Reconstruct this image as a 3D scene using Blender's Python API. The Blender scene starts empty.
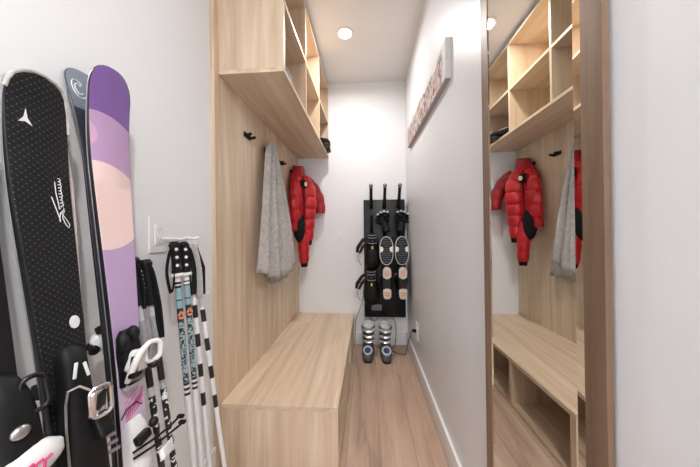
import bpy, bmesh, math, random
from mathutils import Vector, Matrix, Euler
random.seed(7)
C = bpy.context.scene.collection
PI = math.pi
R = math.radians

# ------------------------------------------------------------------ camera
YAW = R(3.85); ROLL = 0.0105
fw = Vector((-math.sin(YAW), math.cos(YAW), 0))
r0 = Vector((math.cos(YAW), math.sin(YAW), 0)); up0 = Vector((0, 0, 1))
rt = (r0 - up0 * ROLL).normalized(); upv = rt.cross(fw).normalized()
cd = bpy.data.cameras.new('camera'); cam = bpy.data.objects.new('camera', cd); C.objects.link(cam)
cd.sensor_width = 36; cd.lens = 262.0 / 700 * 36; cd.clip_start = 0.02
cam.matrix_world = Matrix(((rt.x, upv.x, -fw.x, 0), (rt.y, upv.y, -fw.y, 0), (rt.z, upv.z, -fw.z, 1.095), (0, 0, 0, 1)))
bpy.context.scene.camera = cam

# ------------------------------------------------------------------ world, exposure, lights
w = bpy.data.worlds.new('world'); bpy.context.scene.world = w; w.use_nodes = True
w.node_tree.nodes['Background'].inputs[0].default_value = (0.93, 0.96, 1.0, 1)
w.node_tree.nodes['Background'].inputs[1].default_value = 1.9
vs = bpy.context.scene.view_settings
vs.view_transform = 'Standard'; vs.look = 'None'; vs.gamma = 1; vs.use_curve_mapping = False
vs.exposure = 0.80
LAMP_W = 8.0
def lamp(x, y, z, watts, size=0.09, col=(1, 0.975, 0.95)):
    l = bpy.data.lights.new('downlight_lamp', 'AREA'); l.shape = 'DISK'; l.size = size; l.energy = watts; l.color = col
    l.spread = R(170)
    o = bpy.data.objects.new('downlight_lamp', l); C.objects.link(o); o.location = (x, y, z)
    return o
LAMPS = [(-0.153, 1.95, 6.5), (0.22, -0.40, 15.0), (0.10, -1.50, 5.0)]  # first is the visible downlight; the other two are added, unseen fill

# ------------------------------------------------------------------ materials
def mat(name, col, rough=0.5, metal=0.0, var=0.06, scale=30.0, bump=0.0, stretch=(1, 1, 1), coat=0.0, spec=0.5):
    m = bpy.data.materials.new(name); m.use_nodes = True
    nt = m.node_tree; b = nt.nodes['Principled BSDF']
    b.inputs['Roughness'].default_value = rough; b.inputs['Metallic'].default_value = metal
    b.inputs['Coat Weight'].default_value = coat; b.inputs['Specular IOR Level'].default_value = spec
    tc = nt.nodes.new('ShaderNodeTexCoord'); mp = nt.nodes.new('ShaderNodeMapping'); mp.inputs['Scale'].default_value = stretch
    nz = nt.nodes.new('ShaderNodeTexNoise'); nz.inputs['Scale'].default_value = scale; nz.inputs['Detail'].default_value = 4
    cr = nt.nodes.new('ShaderNodeValToRGB')
    cr.color_ramp.elements[0].color = tuple(c * (1 - var) for c in col) + (1,)
    cr.color_ramp.elements[1].color = tuple(min(1, c * (1 + var)) for c in col) + (1,)
    cr.color_ramp.elements[0].position = 0.3; cr.color_ramp.elements[1].position = 0.7
    nt.links.new(tc.outputs['Object'], mp.inputs[0]); nt.links.new(mp.outputs[0], nz.inputs['Vector'])
    nt.links.new(nz.outputs['Fac'], cr.inputs[0]); nt.links.new(cr.outputs[0], b.inputs['Base Color'])
    if bump:
        bp = nt.nodes.new('ShaderNodeBump'); bp.inputs['Strength'].default_value = bump; bp.inputs['Distance'].default_value = 0.004
        nt.links.new(nz.outputs['Fac'], bp.inputs['Height']); nt.links.new(bp.outputs[0], b.inputs['Normal'])
    return m

def N(nt, t, **k):
    n = nt.nodes.new(t)
    for a, v in k.items(): setattr(n, a, v)
    return n
def math_node(nt, op, a, b=None, c=None):
    n = nt.nodes.new('ShaderNodeMath'); n.operation = op
    for i, v in enumerate((a, b, c)):
        if v is None: continue
        if isinstance(v, (int, float)): n.inputs[i].default_value = v
        else: nt.links.new(v, n.inputs[i])
    return n.outputs[0]
def mixc(nt, f, a, b):
    n = nt.nodes.new('ShaderNodeMix'); n.data_type = 'RGBA'
    for i, v in ((0, f), (6, a), (7, b)):
        if isinstance(v, tuple): n.inputs[i].default_value = v if len(v) == 4 else v + (1,)
        elif isinstance(v, (int, float)): n.inputs[i].default_value = v
        else: nt.links.new(v, n.inputs[i])
    return n.outputs[2]

def wood(name, c1, c2, c3, axis='Z', rough=0.45, seed=0.0, sc=1.0, knots=True):
    """straight oak grain running along the given axis, in object space"""
    m = bpy.data.materials.new(name); m.use_nodes = True; nt = m.node_tree; b = nt.nodes['Principled BSDF']
    tc = N(nt, 'ShaderNodeTexCoord'); mp = N(nt, 'ShaderNodeMapping')
    s = {'X': (0.06, 1, 1), 'Y': (1, 0.06, 1), 'Z': (1, 1, 0.06)}[axis]
    mp.inputs['Scale'].default_value = [v * sc for v in s]; mp.inputs['Location'].default_value = (seed, seed * 1.7, seed * .3)
    nt.links.new(tc.outputs['Object'], mp.inputs[0])
    n1 = N(nt, 'ShaderNodeTexNoise'); n1.inputs['Scale'].default_value = 12; n1.inputs['Detail'].default_value = 4; n1.inputs['Distortion'].default_value = 1.3
    n2 = N(nt, 'ShaderNodeTexNoise'); n2.inputs['Scale'].default_value = 90; n2.inputs['Detail'].default_value = 4
    n3 = N(nt, 'ShaderNodeTexNoise'); n3.inputs['Scale'].default_value = 3.2; n3.inputs['Detail'].default_value = 2
    for n in (n1, n2, n3): nt.links.new(mp.outputs[0], n.inputs['Vector'])
    cr = N(nt, 'ShaderNodeValToRGB'); e = cr.color_ramp.elements
    e[0].position = 0.32; e[0].color = c1 + (1,); e[1].position = 0.68; e[1].color = c3 + (1,)
    x = e.new(0.5); x.color = c2 + (1,)
    a = math_node(nt, 'MULTIPLY', n1.outputs['Fac'], 0.62)
    a = math_node(nt, 'MULTIPLY_ADD', n2.outputs['Fac'], 0.16, a)
    a = math_node(nt, 'MULTIPLY_ADD', n3.outputs['Fac'], 0.22, a)
    nt.links.new(a, cr.inputs[0]); nt.links.new(cr.outputs[0], b.inputs['Base Color'])
    b.inputs['Roughness'].default_value = rough
    bp = N(nt, 'ShaderNodeBump'); bp.inputs['Strength'].default_value = 0.12; bp.inputs['Distance'].default_value = 0.001
    nt.links.new(n2.outputs['Fac'], bp.inputs['Height']); nt.links.new(bp.outputs[0], b.inputs['Normal'])
    return m
OD, OM, OL = (0.50, 0.355, 0.235), (0.66, 0.505, 0.355), (0.79, 0.655, 0.50)
oak_v = wood('oak_vertical_grain', OD, OM, OL, 'Z')
oak_y = wood('oak_long_grain', OD, OM, OL, 'Y', seed=3.1)
oak_x = wood('oak_cross_grain', OD, OM, OL, 'X', seed=5.7)
mirror_wood = wood('walnut_frame_wood', (0.10, 0.060, 0.037), (0.185, 0.115, 0.072), (0.27, 0.178, 0.115), 'Z', sc=1.6, seed=9.2)

wall_m = mat('white_wall_paint', (0.82, 0.825, 0.84), 0.55, var=0.012, scale=3)
gloss_wall = mat('satin_white_wall_paint', (0.765, 0.775, 0.80), 0.36, var=0.012, scale=3)
ceil_m = mat('ceiling_paint', (0.80, 0.785, 0.775), 0.8, var=0.01, scale=3)
trim_m = mat('white_trim_paint', (0.86, 0.86, 0.86), 0.3, var=0.01, scale=5)
plate_m = mat('white_plastic', (0.84, 0.84, 0.84), 0.3, var=0.01)
white_g = mat('white_gloss_plastic', (0.80, 0.80, 0.79), 0.22, var=0.04, scale=40)
black_p = mat('black_plastic', (0.006, 0.006, 0.0065), 0.38, var=0.2, scale=60, spec=.35)
black_m = mat('matt_black', (0.007, 0.007, 0.008), 0.55, var=0.2, scale=60, spec=.25)
dryer_m = mat('charcoal_dryer_panel', (0.008, 0.0085, 0.010), 0.34, var=0.15, scale=20, spec=.35)
grey_p = mat('grey_plastic', (0.22, 0.22, 0.23), 0.4, var=0.1)
lt_grey = mat('light_grey_plastic', (0.52, 0.53, 0.53), 0.35, var=0.08)
chrome = mat('polished_metal', (0.72, 0.72, 0.73), 0.18, 1.0, var=0.05)
alu = mat('brushed_aluminium', (0.52, 0.52, 0.54), 0.34, 1.0, var=0.08)
steel_edge = mat('steel_edge', (0.30, 0.30, 0.31), 0.3, 1.0, var=0.1)
yellow_m = mat('yellow_tag', (0.75, 0.80, 0.08), 0.5)
orange_m = mat('orange_rubber', (0.85, 0.28, 0.08), 0.5)
pink_m = mat('pink_print', (0.72, 0.06, 0.22), 0.5)
blue_dark = mat('navy_liner', (0.04, 0.05, 0.16), 0.7)
teal_m = mat('pale_blue_lacquer', (0.24, 0.38, 0.44), 0.35)
coral_m = mat('coral_print', (0.72, 0.27, 0.16), 0.5)
strap_m = mat('black_webbing', (0.010, 0.010, 0.011), 0.8, var=0.2, scale=200, bump=0.2, spec=.2)
strap_g = mat('grey_webbing', (0.42, 0.40, 0.39), 0.85, var=0.15, scale=200, bump=0.2)
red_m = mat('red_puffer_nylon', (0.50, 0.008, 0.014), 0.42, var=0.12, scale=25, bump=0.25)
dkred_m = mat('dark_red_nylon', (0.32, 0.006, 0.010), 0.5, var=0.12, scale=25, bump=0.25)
fabric_k = mat('black_fabric', (0.009, 0.009, 0.011), 0.85, var=0.2, scale=80, bump=0.3, spec=.2)
tip_m = mat('silver_tip_guard', (0.58, 0.57, 0.54), 0.3, 0.5, var=0.2, scale=60)
print_w = mat('white_print', (0.80, 0.80, 0.80), 0.5)
base_m = mat('ski_base', (0.03, 0.03, 0.032), 0.5, var=0.1)
side_k = mat('black_sidewall', (0.012, 0.012, 0.012), 0.35, var=0.1)

def towel_material():
    m = mat('oatmeal_woven_towel', (0.52, 0.485, 0.455), 0.95, var=0.0, scale=30)
    nt = m.node_tree; b = nt.nodes['Principled BSDF']; tc = nt.nodes['Texture Coordinate']
    n = N(nt, 'ShaderNodeTexNoise'); n.inputs['Scale'].default_value = 55; n.inputs['Detail'].default_value = 6
    n2 = N(nt, 'ShaderNodeTexNoise'); n2.inputs['Scale'].default_value = 9
    nt.links.new(tc.outputs['Object'], n.inputs['Vector']); nt.links.new(tc.outputs['Object'], n2.inputs['Vector'])
    cr = N(nt, 'ShaderNodeValToRGB'); e = cr.color_ramp.elements
    e[0].position = .33; e[0].color = (.33, .305, .285, 1); e[1].position = .66; e[1].color = (.50, .47, .445, 1)
    f = math_node(nt, 'MULTIPLY_ADD', n2.outputs['Fac'], .3, math_node(nt, 'MULTIPLY', n.outputs['Fac'], .7))
    nt.links.new(f, cr.inputs[0]); nt.links.new(cr.outputs[0], b.inputs['Base Color'])
    bp = N(nt, 'ShaderNodeBump'); bp.inputs['Strength'].default_value = .5; bp.inputs['Distance'].default_value = .003
    nt.links.new(n.outputs['Fac'], bp.inputs['Height']); nt.links.new(bp.outputs[0], b.inputs['Normal'])
    return m
towel_m = towel_material()

def floor_material():
    m = bpy.data.materials.new('oak_plank_floor'); m.use_nodes = True; nt = m.node_tree; b = nt.nodes['Principled BSDF']
    tc = N(nt, 'ShaderNodeTexCoord'); sp = N(nt, 'ShaderNodeSeparateXYZ'); nt.links.new(tc.outputs['Object'], sp.inputs[0])
    W_, L_ = 0.172, 1.9
    u = math_node(nt, 'DIVIDE', math_node(nt, 'SUBTRACT', sp.outputs[0], 0.055), W_)
    row = math_node(nt, 'FLOOR', u); fu = math_node(nt, 'FRACT', u)
    off = math_node(nt, 'FRACT', math_node(nt, 'MULTIPLY_ADD', row, 0.792, 0.2842))
    v = math_node(nt, 'SUBTRACT', math_node(nt, 'DIVIDE', sp.outputs[1], L_), off)
    col = math_node(nt, 'FLOOR', v); fv = math_node(nt, 'FRACT', v)
    cx = N(nt, 'ShaderNodeCombineXYZ'); nt.links.new(row, cx.inputs[0]); nt.links.new(col, cx.inputs[1])
    wn = N(nt, 'ShaderNodeTexWhiteNoise'); nt.links.new(cx.outputs[0], wn.inputs['Vector'])
    # grain
    mp = N(nt, 'ShaderNodeMapping'); mp.inputs['Scale'].default_value = (1, .09, 1)
    ad = N(nt, 'ShaderNodeVectorMath', operation='MULTIPLY_ADD'); nt.links.new(wn.outputs['Color'], ad.inputs[0])
    ad.inputs[1].default_value = (7, 7, 7); nt.links.new(tc.outputs['Object'], ad.inputs[2]); nt.links.new(ad.outputs[0], mp.inputs[0])
    n1 = N(nt, 'ShaderNodeTexNoise'); n1.inputs['Scale'].default_value = 13; n1.inputs['Detail'].default_value = 5; n1.inputs['Distortion'].default_value = 1.1
    n2 = N(nt, 'ShaderNodeTexNoise'); n2.inputs['Scale'].default_value = 80
    nt.links.new(mp.outputs[0], n1.inputs['Vector']); nt.links.new(mp.outputs[0], n2.inputs['Vector'])
    f = math_node(nt, 'MULTIPLY_ADD', n1.outputs['Fac'], .7, math_node(nt, 'MULTIPLY', n2.outputs['Fac'], .2))
    f = math_node(nt, 'MULTIPLY_ADD', wn.outputs['Value'], .16, f)
    cr = N(nt, 'ShaderNodeValToRGB'); e = cr.color_ramp.elements
    e[0].position = .30; e[0].color = (.29, .185, .130, 1); e[1].position = .72; e[1].color = (.62, .45, .345, 1)
    x = e.new(.5); x.color = (.49, .335, .245, 1)
    nt.links.new(f, cr.inputs[0])
    # seams
    du = math_node(nt, 'MULTIPLY', math_node(nt, 'MINIMUM', fu, math_node(nt, 'SUBTRACT', 1.0, fu)), W_)
    dv = math_node(nt, 'MULTIPLY', math_node(nt, 'MINIMUM', fv, math_node(nt, 'SUBTRACT', 1.0, fv)), L_)
    seam = math_node(nt, 'LESS_THAN', math_node(nt, 'MINIMUM', du, dv), 0.0014)
    c = mixc(nt, math_node(nt, 'MULTIPLY', seam, .6), cr.outputs[0], (.16, .09, .06))
    nt.links.new(c, b.inputs['Base Color']); b.inputs['Roughness'].default_value = .42
    return m
floor_m = floor_material()

# ------------------------------------------------------------------ mesh helpers
def rings_circle(c, r, ax, seg, ref=None):
    ax = ax.normalized(); ref = ref or (Vector((0, 0, 1)) if abs(ax.z) < .9 else Vector((1, 0, 0)))
    a = ax.cross(ref).normalized(); b = ax.cross(a).normalized()
    rx, ry = r if isinstance(r, tuple) else (r, r)
    return [c + a * (rx * math.cos(t)) + b * (ry * math.sin(t)) for t in [2 * PI * i / seg for i in range(seg)]]
class MB:
    def __init__(s): s.bm = bmesh.new()
    def box(s, lo, hi, bev=0.0, rot=None, segs=2):
        lo, hi = Vector(lo), Vector(hi); c = (lo + hi) / 2; d = hi - lo
        return s.rbox(c, d, rot, bev, segs)
    def rbox(s, c, d, rot=None, bev=0.0, segs=2):
        t = bmesh.new(); bmesh.ops.create_cube(t, size=1)
        for v in t.verts: v.co = Vector((v.co.x * d[0], v.co.y * d[1], v.co.z * d[2]))
        if bev: bmesh.ops.bevel(t, geom=t.edges[:], offset=bev, segments=segs, profile=.6, affect='EDGES')
        M = Matrix.Translation(Vector(c))
        if rot is not None: M = M @ (rot.to_4x4() if isinstance(rot, Matrix) else Euler(rot).to_matrix().to_4x4())
        t.transform(M); me = bpy.data.meshes.new('t'); t.to_mesh(me); t.free(); s.bm.from_mesh(me); bpy.data.meshes.remove(me); return s
    def loft(s, rings, caps=True, closed=True):
        vs = [[s.bm.verts.new(p) for p in r] for r in rings]; n = len(vs[0])
        for a, b in zip(vs, vs[1:]):
            for i in range(n if closed else n - 1):
                j = (i + 1) % n
                s.bm.faces.new((a[i], a[j], b[j], b[i]))
        if caps and closed: s.bm.faces.new(vs[0][::-1]); s.bm.faces.new(vs[-1])
        return s
    def tube(s, pts, r, seg=8, flat=1.0, ref=None):
        pts = [Vector(p) for p in pts]; n = len(pts); out = []; prev = None
        for i, p in enumerate(pts):
            d = (pts[min(i + 1, n - 1)] - pts[max(i - 1, 0)]).normalized()
            if prev is None:
                rf = ref or (Vector((0, 0, 1)) if abs(d.z) < .9 else Vector((1, 0, 0)))
                a = (rf - d * rf.dot(d)).normalized()
            else: a = (prev - d * prev.dot(d)).normalized()
            prev = a; b = d.cross(a); rr = r[i] if isinstance(r, (list, tuple)) else r
            out.append([p + a * (rr * math.cos(t)) + b * (rr * flat * math.sin(t)) for t in [2 * PI * k / seg for k in range(seg)]])
        return s.loft(out)
    def ball(s, c, r, seg=14, rot=None):
        t = bmesh.new(); bmesh.ops.create_uvsphere(t, u_segments=seg, v_segments=max(6, seg // 2 + 1), radius=1)
        r = r if isinstance(r, (tuple, list)) else (r, r, r)
        M = Matrix.Translation(Vector(c)) @ (Euler(rot).to_matrix().to_4x4() if rot else Matrix()) @ Matrix.Diagonal((*r, 1))
        t.transform(M); me = bpy.data.meshes.new('t'); t.to_mesh(me); t.free(); s.bm.from_mesh(me); bpy.data.meshes.remove(me); return s
    def prism(s, poly, f, h0, h1):
        """poly in 2D; f(u, v, h) -> 3D"""
        a = [s.bm.verts.new(f(u, v, h0)) for u, v in poly]; b = [s.bm.verts.new(f(u, v, h1)) for u, v in poly]; n = len(poly)
        s.bm.faces.new(a[::-1]); s.bm.faces.new(b)
        for i in range(n): s.bm.faces.new((a[i], a[(i + 1) % n], b[(i + 1) % n], b[i]))
        return s
    def build(s, name, m, parent=None, smooth=True, world=False, sub=0, bevel=0):
        bmesh.ops.recalc_face_normals(s.bm, faces=s.bm.faces[:])
        if world and parent is not None:
            M = Matrix(); p = parent
            while p is not None: M = p.matrix_basis @ M; p = p.parent
            s.bm.transform(M.inverted())
        me = bpy.data.meshes.new(name); s.bm.to_mesh(me); s.bm.free()
        me.materials.append(m)
        if smooth:
            for p in me.polygons: p.use_smooth = True
        o = bpy.data.objects.new(name, me); C.objects.link(o); o.parent = parent
        if smooth and not sub:
            me.set_sharp_from_angle(angle=R(38))
        if bevel:
            b = o.modifiers.new('bevel', 'BEVEL'); b.width = bevel; b.segments = 2
        if sub:
            b = o.modifiers.new('sub', 'SUBSURF'); b.levels = sub; b.render_levels = sub
        return o
def tag(o, label=None, cat=None, group=None, kind=None):
    for k, v in (('label', label), ('category', cat), ('group', group), ('kind', kind)):
        if v: o[k] = v
    return o
def empty(name, loc, label, cat, group=None, mtx=None):
    o = bpy.data.objects.new(name, None); C.objects.link(o); o.empty_display_size = .05
    if mtx is not None: o.matrix_basis = mtx
    else: o.location = loc
    bpy.context.view_layer.update()
    return tag(o, label, cat, group)
def frame(pos, up, normal):
    """matrix with local z = up, local y = normal, origin pos"""
    z = Vector(up).normalized(); y = Vector(normal); y = (y - z * y.dot(z)).normalized(); x = y.cross(z)
    return Matrix(((x.x, y.x, z.x, pos[0]), (x.y, y.y, z.y, pos[1]), (x.z, y.z, z.z, pos[2]), (0, 0, 0, 1)))
def copy_tree(o, parent=None):
    c = o.copy(); C.objects.link(c); c.parent = parent
    for ch in list(o.children): copy_tree(ch, c)
    return c
def rounded(w_, h_, r_, n=5):
    out = []
    for cx, cy, a0 in ((w_ / 2 - r_, h_ / 2 - r_, 0), (-w_ / 2 + r_, h_ / 2 - r_, 90), (-w_ / 2 + r_, -h_ / 2 + r_, 180), (w_ / 2 - r_, -h_ / 2 + r_, 270)):
        for i in range(n + 1):
            a = R(a0 + 90 * i / n); out.append((cx + r_ * math.cos(a), cy + r_ * math.sin(a)))
    return out

# ------------------------------------------------------------------ the room
XL, XR, YB, YF, H = -0.715, 0.38, 2.6, -2.3, 2.59
T = 0.08
def S(name, lo, hi, m, bev=0):
    o = MB().box(lo, hi, bev).build(name, m, smooth=bool(bev)); return tag(o, kind='structure')
S('floor', (XL - T, YF - T, -0.06), (XR + T, YB + T, 0), floor_m)
S('ceiling', (XL - T, YF - T, H), (XR + T, YB + T, H + 0.06), ceil_m)
S('wall_left', (XL - T, YF - T, 0), (XL, YB + T, H), wall_m)
S('wall_right', (XR, YF - T, 0), (XR + T, YB + T, H), gloss_wall)
S('wall_back', (XL, YB, 0), (XR, YB + T, H), wall_m)
# the wall behind the camera has an added opening for the world light
fwall = MB(); fwall.box((XL, YF - T, 2.1), (XR, YF, H)); fwall.box((XL, YF - T, 0), (XL + .1, YF, 2.1)); fwall.box((XR - .1, YF - T, 0), (XR, YF, 2.1))
tag(fwall.build('wall_front', wall_m, smooth=False), kind='structure')
BH = 0.125
S('baseboard_right', (XR - .014, YF, 0), (XR, YB, BH), trim_m, .003)
S('baseboard_back', (XL + .02, YB - .014, 0), (XR - .014, YB, BH), trim_m, .003)
S('baseboard_left', (XL, YF, 0), (XL + .014, 1.158, BH), trim_m, .003)

# ------------------------------------------------------------------ ceiling downlights
def emis(name, col, s):
    m = bpy.data.materials.new(name); m.use_nodes = True; b = m.node_tree.nodes['Principled BSDF']
    b.inputs['Base Color'].default_value = (.9, .9, .9, 1); b.inputs['Emission Color'].default_value = (*col, 1); b.inputs['Emission Strength'].default_value = s
    return m
lens_m = emis('lit_lamp_lens', (1, .97, .93), 14)
for i, (x, y, wts) in enumerate(LAMPS):
    t = empty('ceiling_downlight', (x, y, H), ('round recessed downlight glowing in the white ceiling near the back wall',
        'round recessed ceiling downlight added as unseen fill, just behind the camera', 'round recessed ceiling downlight added as unseen fill, far behind the camera')[i], 'downlight')
    b = MB(); prof = [(0.046, -.001), (0.062, -.001), (0.064, -.003), (0.062, -.006), (0.050, -.007), (0.046, -.004)]
    rr = [[Vector((r_ * math.cos(a), r_ * math.sin(a), z)) for r_, z in prof] for a in [2 * PI * k / 32 for k in range(33)]]
    b.loft(rr, caps=False, closed=True); b.build('trim_ring', trim_m, t)
    b = MB(); b.loft([rings_circle(Vector((0, 0, z)), .046, Vector((0, 0, 1)), 28) for z in (-.001, -.004)]); b.build('lens', lens_m, t)
    lamp(x, y, H - .012, wts)

# ------------------------------------------------------------------ oak panel, upper cabinet and bench
PX = -0.695
pn = empty('wall_panel', (XL, 1.16, 0), 'tall light oak panel covering the left wall behind the hooks and towel', 'wall panel')
MB().box((XL, 1.16, 0), (PX, YB, H), .0008).build('board', oak_v, pn, world=True, smooth=False)
MB().box((PX - .004, 2.583, .305), (PX + .002, YB, 1.85)).build('edge_strip', oak_v, pn, world=True, smooth=False)

CX, CY0, CY1, CZ0, CZ1 = -0.38, 1.194, YB, 1.853, 2.555
cab = empty('open_shelf_cabinet', (PX, CY0, CZ0), 'wall-hung light oak open cubby cabinet under the ceiling above the bench', 'cabinet')
th = .019
def cp(name, lo, hi, m, kindm=None): return MB().box(lo, hi, .0009).build(name, m, cab, world=True, smooth=False)
cp('bottom_panel', (PX, CY0, CZ0), (CX, CY1, CZ0 + th), oak_y)
cp('top_panel', (PX, CY0, CZ1 - th), (CX, CY1, CZ1), oak_y)
cp('back_panel', (PX, CY0 + th, CZ0 + th), (PX + .008, CY1, CZ1 - th), oak_v)
cp('side_panel', (PX, CY0 - .0005, CZ0 + th), (CX + .001, CY0 + th, CZ1 - th), oak_v)
cp('side_panel', (PX + .008, CY1 - th, CZ0 + th), (CX, CY1, CZ1 - th), oak_v)
DY = (1.652, 2.115)
for y in DY: cp('divider', (PX + .008, y - th / 2, CZ0 + th), (CX - .001, y + th / 2, CZ1 - th), oak_v)
ys = (CY0 + th, DY[0] - th / 2, DY[0] + th / 2, DY[1] - th / 2, DY[1] + th / 2, CY1 - th)
for k in range(3): cp('shelf', (PX + .008, ys[2 * k], 2.182), (CX, ys[2 * k + 1], 2.182 + th), oak_y)
cp('gap_strip', (PX, CY0 + .004, CZ1), (CX - .03, CY1, H), grey_p)  # grey strip, set back, between cabinet top and ceiling

BX, BY0, BZ = -0.142, 1.184, 0.303
bn = empty('storage_bench', (PX, BY0, 0), 'long low light oak bench with open cubbies along the left wall', 'bench')
def bp_(name, lo, hi, m): return MB().box(lo, hi, .0009).build(name, m, bn, world=True, smooth=False)
bp_('bench_top', (PX, BY0, BZ - .022), (BX, YB, BZ), oak_y)
bp_('end_panel', (PX, BY0 + .002, 0), (BX - .001, BY0 + .036, BZ - .022), oak_v)
bp_('end_panel', (PX, YB - .034, 0), (BX - .001, YB - .014, BZ - .022), oak_v)
bp_('divider', (PX + .012, 1.70, .018), (BX - .002, 1.724, BZ - .022), oak_v)
bp_('divider', (PX + .012, 2.15, .018), (BX - .002, 2.174, BZ - .022), oak_v)
bp_('bottom_panel', (PX + .012, BY0 + .036, 0.001), (BX - .003, YB - .034, .018), oak_y)
bp_('back_panel', (PX, BY0 + .036, 0.001), (PX + .012, YB - .034, BZ - .022), oak_y)

# ------------------------------------------------------------------ coat hooks
def coat_hook(y, label):
    t = empty('coat_hook', (PX, y, 1.668), label, 'hook', 'black hooks on the oak panel')
    MB().box((0.0002, -.040, -.014), (.007, .040, .014), .002).build('back_plate', black_m, t)
    for s_ in (-1, 1):
        b = MB(); b.tube([(.004, s_ * .024, -.002), (.020, s_ * .026, -.004), (.032, s_ * .028, -.002), (.038, s_ * .028, .006)], [.010, .009, .0085, .0095], 10); b.build('prong', black_m, t)
    return t
coat_hook(1.48, 'black double coat hook left of the towel, empty')
coat_hook(1.77, 'black coat hook behind the top of the grey towel')
coat_hook(2.062, 'black coat hook between the towel and the red jacket, empty')
coat_hook(2.36, 'black coat hook under the red jacket collar')

# ------------------------------------------------------------------ towel
def make_towel():
    t = empty('towel', (PX, 1.77, 1.69), 'oatmeal grey woven towel hanging from a black hook on the oak panel', 'towel')
    def sheet(zt, zb, ytop, ybot, x0, xb, folds, amp, seed, slant=0.0, m_=towel_m, name='front_layer', out=0.0):
        rnd = random.Random(seed); nu, nv = 60, 26; ph = rnd.random() * 6
        grid = []
        for j in range(nv + 1):
            v = j / nv; row = []
            e = v ** .75
            for i in range(nu + 1):
                u = i / nu
                y = (ytop[0] + (ytop[1] - ytop[0]) * u) * (1 - e) + (ybot[0] + (ybot[1] - ybot[0]) * u) * e
                wave = math.sin(u * folds * 2 * PI + ph + .6 * math.sin(v * 3)) * amp * (.6 + .6 * v) + .35 * amp * math.sin(u * folds * 4.6 * PI + 1.7 * ph)
                x = x0 + xb * v + wave * (1 - .3 * u) + out * u * e
                x = max(x, PX + .004)
                z = zt + (zb - zt) * v + .012 * math.sin(u * PI) * (1 - v) * 2
                z -= slant * math.sin(u * PI) ** 1.3 * v - .004 * math.sin(u * 40) * v ** 8
                row.append(Vector((x, y, z)))
            grid.append(row)
        b = MB(); b.loft(grid, caps=False, closed=False)
        o = b.build(name, m_, t, world=True)
        so = o.modifiers.new('s', 'SOLIDIFY'); so.thickness = .007; so.offset = 1
        return o
    sheet(1.695, .870, (1.685, 1.83), (1.485, 1.90), PX + .046, .012, 3.1, .020, 2, slant=.06, out=.105)
    sheet(1.67, .750, (1.74, 1.83), (1.77, 2.12), PX + .022, .012, 2.0, .009, 5, slant=.0, name='rear_layer')
    return t
make_towel()

# ------------------------------------------------------------------ red jacket
def puff_tube(pts, radii, segs=16, puffs=6, amp=.1, flat=1.0, ref=None, steps=8):
    """tube through pts with quilted bulges"""
    pts = [Vector(p) for p in pts]; L = [0]
    for a, b in zip(pts, pts[1:]): L.append(L[-1] + (b - a).length)
    def at(s):
        s = max(0, min(L[-1], s))
        for i in range(len(L) - 1):
            if s <= L[i + 1] + 1e-9:
                k = (s - L[i]) / (L[i + 1] - L[i]); k2 = k
                return pts[i].lerp(pts[i + 1], k2), radii[i] + (radii[i + 1] - radii[i]) * k
        return pts[-1], radii[-1]
    P_, R_ = [], []
    n = puffs * steps
    for i in range(n + 1):
        p, r_ = at(L[-1] * i / n); ph = (i % steps) / steps
        q = abs(math.sin(PI * i / steps)) ** .55
        P_.append(p); R_.append(r_ * (1 - amp + amp * q))
    b = MB(); b.tube(P_, R_, segs, flat, ref); return b
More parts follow.
